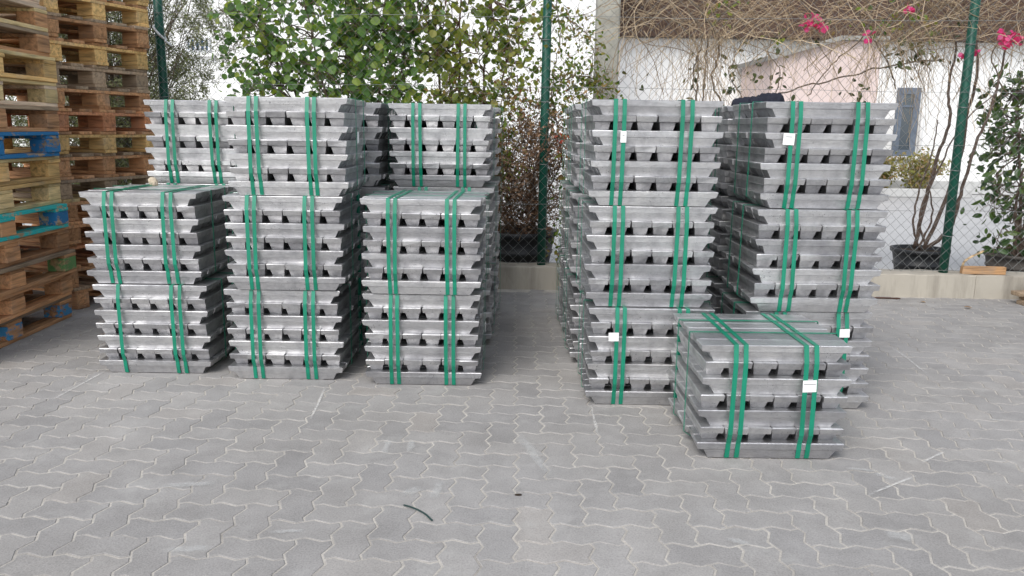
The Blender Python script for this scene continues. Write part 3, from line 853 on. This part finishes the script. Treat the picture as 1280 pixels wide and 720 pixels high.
shrub("olive_leaved_shrub", "shrub with dull olive leaves and reddish stems behind the fence, beside the middle post", (-.55, 8.65, -.02), cs, 'round', G_OLIVE,
      [(-.3, 0, 2.9), (0, -.1, 3.1), (.3, .05, 2.9), (.5, -.05, 2.4), (-.15, .1, 2.2)], .076, 10, .12, 300, 32, m_noise("red_brown_bark", (.09, .045, .03), (.2, .11, .08), 30, .9, .6, .01))

# --- grey-green fine-leaved tree behind the far pallets
OLV = m_leaf("grey_green_leaf", [(.09, .105, .05), (.15, .17, .09), (.23, .25, .14), (.31, .32, .2)], .25, .6)
def fine_tree():
    r = random.Random(8)
    base = Vector((-4.9, 9.9, -.02))
    t = thing("olive_tree", "fine-leaved grey-green tree behind the pallets and the left fence post", "tree", base)
    mb = MB(); pts = thru([(0, 0, 0), (.06, 0, .7), (-.05, .05, 1.4), (.1, 0, 2.1)], 5, .01, r); n = len(pts)
    mb.tube(pts, [.10 * (1 - .5 * i / n) for i in range(n)], 8); part("trunk", mb.mesh("trunk", BARK, True), t)
    mb, lf = MB(), MB(); V, F = LS['thin']
    for k in range(380):
        st = pts[r.randrange(5, n)]
        e = Vector((r.uniform(-1.5, 1.45), r.uniform(-.7, .9), r.uniform(.7, 4.1)))
        if e.x > .9 and 1.8 < e.z < 2.6 and r.random() < .8: continue
        b = thru([st, (st + e) / 2 + rdir(r) * .2, e], 4, .02, r); mb.tube(b, [.009 - .007 * i / len(b) for i in range(len(b))], 3)
        for q in range(5):
            tw = grow(e + rdir(r) * .12, rdir(r) + Vector((0, 0, .15)), .42, 6, .22, r=r); mb.tube(tw, .0025, 3, False)
            for p in tw:
                for _ in range(9):
                    M = leaf_matrix(p + rdir(r) * .04, r, r.uniform(.035, .075), .3, .1); lf.add([M @ Vector(v) for v in V], F)
    part("branches", mb.mesh("branches", BARK), t, kind="stuff"); part("crown", lf.mesh("crown", OLV), t, kind="stuff")
fine_tree()

# --- creeper with small yellow-green leaves round the middle post
YG = m_leaf("yellow_green_leaf", [(.07, .12, .025), (.12, .19, .03), (.19, .25, .045), (.28, .26, .07), (.30, .17, .08)], .4, .5)
DRYL = m_leaf("dry_leaf", [(.16, .075, .035), (.26, .14, .07), (.36, .22, .12), (.44, .32, .2)], .25, .8)
def creeper():
    r = random.Random(44)
    base = Vector((.55, 8.2, -.02))
    t = thing("creeper", "creeper with small yellow-green and dry leaves climbing beside the middle green post", "climbing plant", base)
    lines = [[(698, 325), (706, 250), (700, 170), (690, 110), (700, 40), (690, -40)], [(632, 215), (636, 190), (625, 140), (640, 80), (632, 10), (640, -30)], [(706, 320), (722, 200), (716, 130), (735, 110), (742, 60)],
             [(690, 140), (660, 128), (620, 120), (575, 112), (545, 118)], [(700, 100), (722, 96), (745, 100), (760, 112)], [(655, 60), (690, 20), (720, 30), (735, 45)], [(620, 170), (606, 150), (618, 205)]]
    sp, dry, mb = [], [], MB()
    for ln in lines:
        pts = thru([P(u, v, r.uniform(8.0, 8.3)) - base for u, v in ln], 8, .012, r)
        m_ = MB(); m_.tube(pts, [.008 - .004 * i / len(pts) for i in range(len(pts))], 4); part("stem", m_.mesh("stem", BARK), t)
        for p in pts:
            for _ in range(2): tw = grow(p, rdir(r), .22, 4, .5, (0, 0, -.05), r); mb.tube(tw, .0022, 3, False)
            for _ in range(9): sp.append((p + Vector((r.gauss(0, .09), r.gauss(0, .06), r.gauss(0, .08))), r.uniform(.035, .068)))
    for _ in range(420):
        u, v = r.gauss(683, 32), r.gauss(150, 26); dry.append((P(u, v, r.uniform(8.0, 8.4)) - base, r.uniform(.03, .06)))
    for _ in range(90): u, v = r.gauss(628, 14), r.gauss(165, 26); sp.append((P(u, v, r.uniform(8.0, 8.3)) - base, r.uniform(.035, .065)))
    for _ in range(170): u, v = r.gauss(712, 22), r.gauss(70, 42); sp.append((P(u, v, r.uniform(8.2, 8.7)) - base, r.uniform(.03, .055)))
    part("twigs", mb.mesh("twigs", BROWNTWIG), t, kind="stuff")
    leaves(t, sp, 'small', YG, 0, r=r); leaves(t, dry, 'small', DRYL, 0, stuffname="dry_leaves", r=r)
    fl = MB(); V, F = LS['oval']
    for _ in range(26):
        M = leaf_matrix(P(r.gauss(706, 7), r.gauss(178, 7), 8.02) - base, r, r.uniform(.03, .05), .5); fl.add([M @ Vector(v) for v in V], F)
    part("red_flowers", fl.mesh("red_flowers", m_leaf("red_petal", [(.55, .05, .03), (.65, .14, .09)], .3)), t, kind="stuff")
creeper()

# --- dry bush in the black pot
def dry_bush():
    r = random.Random(15)
    base = P(648, 300, 8.45); base.z = -.01
    tag(part("plant_pot", potmesh(.30, .39, .54, BLACKPLASTIC), None, base), "large round black plastic pot under the dry brown bush", "plant pot")
    mb = MB(); mb.lathe([(.02, 0), (.36, 0)], 20); o = part("potting_soil", mb.mesh("potting_soil", SOIL), bpy.data.objects["plant_pot"], (0, 0, .485))
    t = thing("dry_bush", "dead brown bush of bare twigs growing in the black pot behind the fence", "bush", base + Vector((0, 0, .46)))
    tw = MB(); sp = []
    for k in range(9):
        a = r.uniform(0, 6.28); pts = grow((.12 * math.cos(a), .12 * math.sin(a), 0), (.35 * math.cos(a), .3 * math.sin(a), 1), 1.2, 9, .16, r=r)
        m_ = MB(); m_.tube(pts, [.011 - .007 * i / 10 for i in range(10)], 5); part("stem", m_.mesh("stem", DARKBARK), t)
        for i, p in enumerate(pts[1:]):
            for _ in range(9):
                b = grow(p, rdir(r) + Vector((0, -.1, .25)), r.uniform(.2, .5), 5, .38, r=r); tw.tube(b, .0026, 3, False)
                for q in b[2:]:
                    for _q in range(2): sp.append((q + rdir(r) * .04, r.uniform(.02, .045)))
    for k in range(480):                                # loose outer twigs
        p = Vector((r.uniform(-.42, .52), r.uniform(-.25, .25), r.uniform(.16, 1.15)))
        tw.tube(grow(p, rdir(r), r.uniform(.15, .4), 5, .4, r=r), .0032, 3, False)
    part("twigs", tw.mesh("twigs", BROWNTWIG), t, kind="stuff")
    leaves(t, sp, 'small', m_leaf("dead_leaf", [(.09, .045, .03), (.16, .085, .055), (.25, .15, .10), (.34, .23, .165)], .15, .85), 0, stuffname="dead_leaves", r=r)
dry_bush()

# --- bare bougainvillea over the fence
def bougainvillea():
    r = random.Random(71)
    base = P(1150, 312, 8.45); base.z = -.01
    tag(part("plant_pot", potmesh(.21, .27, .40, BLACKPLASTIC), None, base), "small black plastic pot beside the green post, holding bare woody stems", "plant pot")
    mb = MB(); mb.lathe([(.02, 0), (.25, 0)], 20); part("potting_soil", mb.mesh("potting_soil", SOIL), bpy.data.objects["plant_pot.001"], (0, 0, .362))
    b0 = base + Vector((0, 0, .34))
    t = thing("bougainvillea", "nearly leafless bougainvillea with tangled pale twigs and pink flowers over the fence top", "climbing plant", b0)
    lines = [[(1143, 310), (1158, 247), (1173, 193), (1187, 150), (1185, 110), (1195, 60), (1180, 10)], [(1160, 310), (1187, 285), (1201, 243), (1216, 189), (1236, 142), (1249, 99), (1262, 40)],
             [(1155, 312), (1197, 208), (1208, 146), (1222, 88), (1215, 30), (1200, -10)], [(1150, 312), (1142, 280), (1150, 235), (1166, 190), (1172, 150)], [(1158, 312), (1150, 270), (1172, 215), (1200, 160), (1240, 120)],
             [(1148, 310), (1165, 270), (1160, 230)]]
    for k, ln in enumerate(lines):
        pts = thru([P(u, v, 8.42 - .28 * min(1, i / 3)) - b0 for i, (u, v) in enumerate(ln)], 6, .008, r); n = len(pts)
        m_ = MB(); m_.tube(pts, [(.021 if k < 3 else .013) * (1 - .6 * i / n) for i in range(n)], 6); part("stem", m_.mesh("stem", DARKBARK, True), t)
    for ln, w_ in (([(905, 135), (890, 100), (900, 60), (880, 20), (850, -10)], .010), ([(868, 135), (872, 95), (868, 55), (840, 20)], .009), ([(878, 140), (880, 100), (886, 50), (905, 15), (940, -10)], .009), ([(872, 130), (866, 90), (878, 50), (860, 10)], .007),
                   ([(940, 132), (990, 112), (1050, 98), (1110, 82), (1180, 74)], .008), ([(1010, 120), (1040, 80), (1075, 50), (1090, 10)], .006), ([(1120, 110), (1105, 70), (1080, 30), (1060, -5)], .007), ([(1165, 90), (1130, 40), (1180, 5), (1210, 30)], .006),
                   ([(930, 125), (912, 90), (925, 55), (915, 20)], .005), ([(965, 128), (975, 90), (960, 60), (985, 30)], .005), ([(1260, 120), (1240, 70), (1270, 30), (1290, 0)], .007)):
        pts = thru([P(u, v, r.uniform(7.95, 8.3)) - b0 for u, v in ln], 7, .012, r)
        m_ = MB(); m_.tube(pts, w_, 5); part("stem", m_.mesh("stem", BARK), t)
    tw = MB()
    for k in range(760):
        u = r.uniform(772, 1310); v = r.gauss(14, 26)
        if v > 62: continue
        p = P(u, v, r.uniform(7.9, 8.5)) - b0
        d = Vector((r.uniform(-1, 1), r.uniform(-.25, .25), r.uniform(-.7, .6)))
        tw.tube(grow(p, d, r.uniform(.35, 1.0), 9, .26, (0, 0, -.045), r), r.choice((r.uniform(.0016, .003), r.uniform(.0016, .003), r.uniform(.003, .0048))), 3, False)
    for k in range(260):                                # hanging ends below the tangle
        u = r.choice((r.uniform(780, 1290), r.gauss(880, 16), r.gauss(1135, 35))); v = r.uniform(30, 60)
        tw.tube(grow(P(u, v, r.uniform(7.95, 8.3)) - b0, (r.uniform(-.5, .5), 0, -1), r.uniform(.25, 1.15), 9, .2, (0, 0, -.03), r), r.uniform(.0014, .0026), 3, False)
    part("twig_tangle", tw.mesh("twig_tangle", DRYTWIG), t, kind="stuff")
    sp = []
    def sprig(u, v, du, dv, n): 
        for _ in range(n): sp.append((P(r.gauss(u, du), r.gauss(v, dv), r.uniform(7.95, 8.3)) - b0, r.uniform(.05, .09)))
    for a in ((915, 95, 7, 20, 22), (942, 85, 5, 22, 12), (970, 90, 9, 22, 20), (1068, 112, 14, 8, 12), (1135, 70, 18, 16, 46), (1175, 70, 10, 18, 12), (870, 100, 18, 16, 8), (795, 95, 14, 20, 6), (1160, 35, 30, 14, 14), (1045, 30, 40, 14, 12)): sprig(*a)
    leaves(t, sp, 'oval', m_leaf("dull_green_leaf", [(.035, .045, .02), (.06, .075, .03), (.10, .12, .045), (.16, .13, .06)], .25, .5), 300, r=r, droop=.9)
    sp = []
    for a in ((905, 12, 10, 9, 34), (975, 50, 6, 6, 14), (1120, 28, 30, 12, 60), (1140, 12, 12, 8, 20), (1160, 50, 14, 12, 20)):
        u, v, du, dv, n = a
        for _ in range(n): sp.append((P(r.gauss(u, du), r.gauss(v, dv), r.uniform(7.95, 8.4)) - b0, r.uniform(.04, .07)))
    leaves(t, sp, 'small', YG, 0, stuffname="fresh_leaves", r=r)
    PINKP = m_leaf("pink_bract", [(.62, .03, .20), (.75, .07, .30), (.80, .13, .38)], .35)
    V, F = LS['oval']; V = [(x * 2.2, y, z) for x, y, z in V]
    for u, v, n in ((1008, 34, 9), (1018, 26, 9), (1026, 32, 7), (1012, 20, 5), (1086, 45, 7), (1137, 10, 6), (1216, 66, 10), (1209, 67, 6), (1253, 44, 9), (1268, 43, 9), (1262, 56, 8), (1275, 50, 7), (1255, 52, 6)):
        m_ = MB(); c = P(u, v, 7.93) - b0
        for _ in range(n):
            M = leaf_matrix(c + rdir(r) * .03, r, r.uniform(.04, .06), .5); m_.add([M @ Vector(q) for q in V], F)
        part("flower", m_.mesh("flower", PINKP), t)
bougainvillea()

# --- dark green shrub at the right edge
GLOSS = m_leaf("glossy_leaf", [(.028, .06, .022), (.05, .10, .035), (.085, .15, .05), (.15, .19, .065)], .25, .35)
r = random.Random(5)
cs = []
for _ in range(150):
    v = r.uniform(95, 325); u = r.uniform(1228 + 14 * abs(math.sin(v * .05)), 1345)
    cs.append((P(u, v, r.uniform(8.3, 8.9)), r.randint(7, 12), r.uniform(.08, .12)))
sh = shrub("dark_green_shrub", "bushy shrub with dark glossy oval leaves in a pot beyond the right green post", (5.48, 8.6, .28), cs, 'oval', GLOSS,
      [(-.25, 0, 1.7), (.05, .1, 1.9), (.3, -.1, 1.6), (-.1, -.15, 1.2)], .105, 10, .1, 300, 61, DARKBARK)
tag(part("plant_pot", potmesh(.26, .31, .34, m_noise("dusty_dark_pot", (.05, .045, .04), (.10, .09, .08), 8), ), None, (5.48, 8.6, -.01)), "dusty dark pot of the glossy shrub behind the low wall", "plant pot")

# --- bed of dry yellow-green plants at the white house
rb_ = random.Random(3)
c0 = P(1130, 235, 21)
bed = tag(part("planter_wall", (lambda m_: (m_.cbox(-2.6, 1.6, -.35, .35, 0, .22, .02), m_.mesh("planter_wall", GREYPL))[1])(MB()), None, (c0.x, 21.0, -.01)), "low pale kerb of the flower bed under the grey-blue window", "kerb")
for dx, hgt, lab in ((-.75, .95, "yellowish low bush under the grey-blue window, nearer the ingot pile"), (.25, 1.05, "sparse dry low bush under the grey-blue window, nearer the green post")):
    t = thing("low_bush", lab, "bush", (c0.x + dx, 21.0, .2), 0, "bushes in the bed under the window")
    mb, lf = MB(), []
    for k in range(34):
        pts = grow((rb_.uniform(-.2, .2), rb_.uniform(-.15, .15), 0), (rb_.uniform(-.7, .7), rb_.uniform(-.4, .4), 1), hgt * rb_.uniform(.6, 1), 5, .2, r=rb_); mb.tube(pts, .008, 3, False)
        for p in pts[1:]:
            for _ in range(9): lf.append((p + rdir(rb_) * .12, rb_.uniform(.06, .12)))
    part("twigs", mb.mesh("twigs", DRYTWIG), t, kind="stuff")
    leaves(t, lf, 'small', m_leaf("yellow_bush_leaf", [(.16, .17, .05), (.26, .25, .08), (.34, .29, .13), (.36, .22, .13)], .3, .7), 0, r=rb_)

# ------------------------------------------------------------------ small things on the ground and wall
wp = P(1229, 336, 7.80)
t = thing("broken_crate", "broken piece of orange wood crate lying on the low wall by the dark shrub", "crate piece", (wp.x, 7.80, .232), R(-2))
boxp("plank", -.21, .21, -.028, .028, 0, .075, m_wood("fresh_pine", (.55, .32, .16)), t, .004)
mb = MB()
pts = thru([(-.205, 0, .076), (-.19, .0, .12), (-.13, .005, .165), (-.06, .01, .20), (-.02, .01, .225)], 5)
for i in range(len(pts) - 1):
    a, b = pts[i], pts[i + 1]
    mb.add([a + Vector((0, -.02, 0)), a + Vector((0, .02, 0)), b + Vector((0, .02, 0)), b + Vector((0, -.02, 0)),
            a + Vector((.004, -.02, .008)), a + Vector((.004, .02, .008)), b + Vector((.004, .02, .008)), b + Vector((.004, -.02, .008))],
           [(0, 1, 2, 3), (7, 6, 5, 4), (0, 3, 7, 4), (1, 5, 6, 2), (0, 4, 5, 1), (3, 2, 6, 7)])
part("bent_strip", mb.mesh("bent_strip", m_wood("pale_strip", (.62, .46, .28))), t)

def ribbon(name, pts, wd, mt, label, cat, th=.0025):
    V, F = [], []
    for i, p in enumerate(pts):
        p = Vector(p); q = Vector(pts[min(i + 1, len(pts) - 1)]) - Vector(pts[max(i - 1, 0)]); s = Vector((-q.y, q.x, 0)).normalized() * wd / 2
        V += [p - s, p + s, p + s + Vector((0, 0, th)), p - s + Vector((0, 0, th))]
    for i in range(len(pts) - 1):
        a = i * 4
        for k in range(4): F.append((a + k, a + (k + 1) % 4, a + 4 + (k + 1) % 4, a + 4 + k))
    F += [(3, 2, 1, 0), tuple(len(V) - 4 + k for k in range(4))]
    return tag(part(name, mesh(name, V, F, mt)), label, cat)
ribbon("strap_offcut", thru([(-.445, 3.142, .006), (-.40, 3.11, .009), (-.35, 3.065, .008), (-.312, 3.012, .004)], 5), .008, mat("dark_green_plastic", (.02, .05, .045), .5)[0], "thin dark green strap offcut lying alone on the paving in front", "strap offcut")
ribbon("rusty_strip", [(3.50, 7.655, .004), (3.62, 7.65, .006), (3.78, 7.64, .004)], .035, m_noise("rust", (.05, .022, .015), (.11, .05, .03), 20), "flat dark rusty strip on the paving at the foot of the low wall", "metal strip", .006)
clod = MB(); clod.lathe([(.001, 0), (.011, .001), (.010, .005), (.001, .007)], 9, None, 1.5, .7)
tag(part("clod", clod.mesh("clod", SOIL, True), None, (.04, 3.26, .001)), "small dark lump of dirt on the paving in front of the passage", "dirt lump")
for (x, y, s, lab) in ((3.91, 7.5, .05, "small dry brown leaf on the paving just beyond the rusty strip"), (4.2, 7.27, .07, "curled dry leaf on the paving below the broken crate piece")):
    V, F = LS['oval']; o = part("fallen_leaf", mesh("fallen_leaf", [(a * 1.5 * s, b * s, c * s + .16 * s) for a, b, c in V], F, DRYL), None, (x, y, .004), (0, 0, x))
    tag(o, lab, "leaf", "fallen leaves")
t = thing("old_planks", "grey weathered planks lying at the wall foot, cut by the photo's edge", "planks", (5.25, 7.50, 0), R(8))
for i, (dx, dy, z, a) in enumerate(((0, 0, 0, 0), (.05, .06, .042, 4), (-.04, .02, .084, -3), (.1, .08, .126, 6))):
    mb = MB(); mb.cbox(-.42, .42, -.06, .06, 0, .04, .004); part("plank", mb.mesh("plank", WOODS["grey"]), t, (dx, dy, z), (0, 0, R(a)))
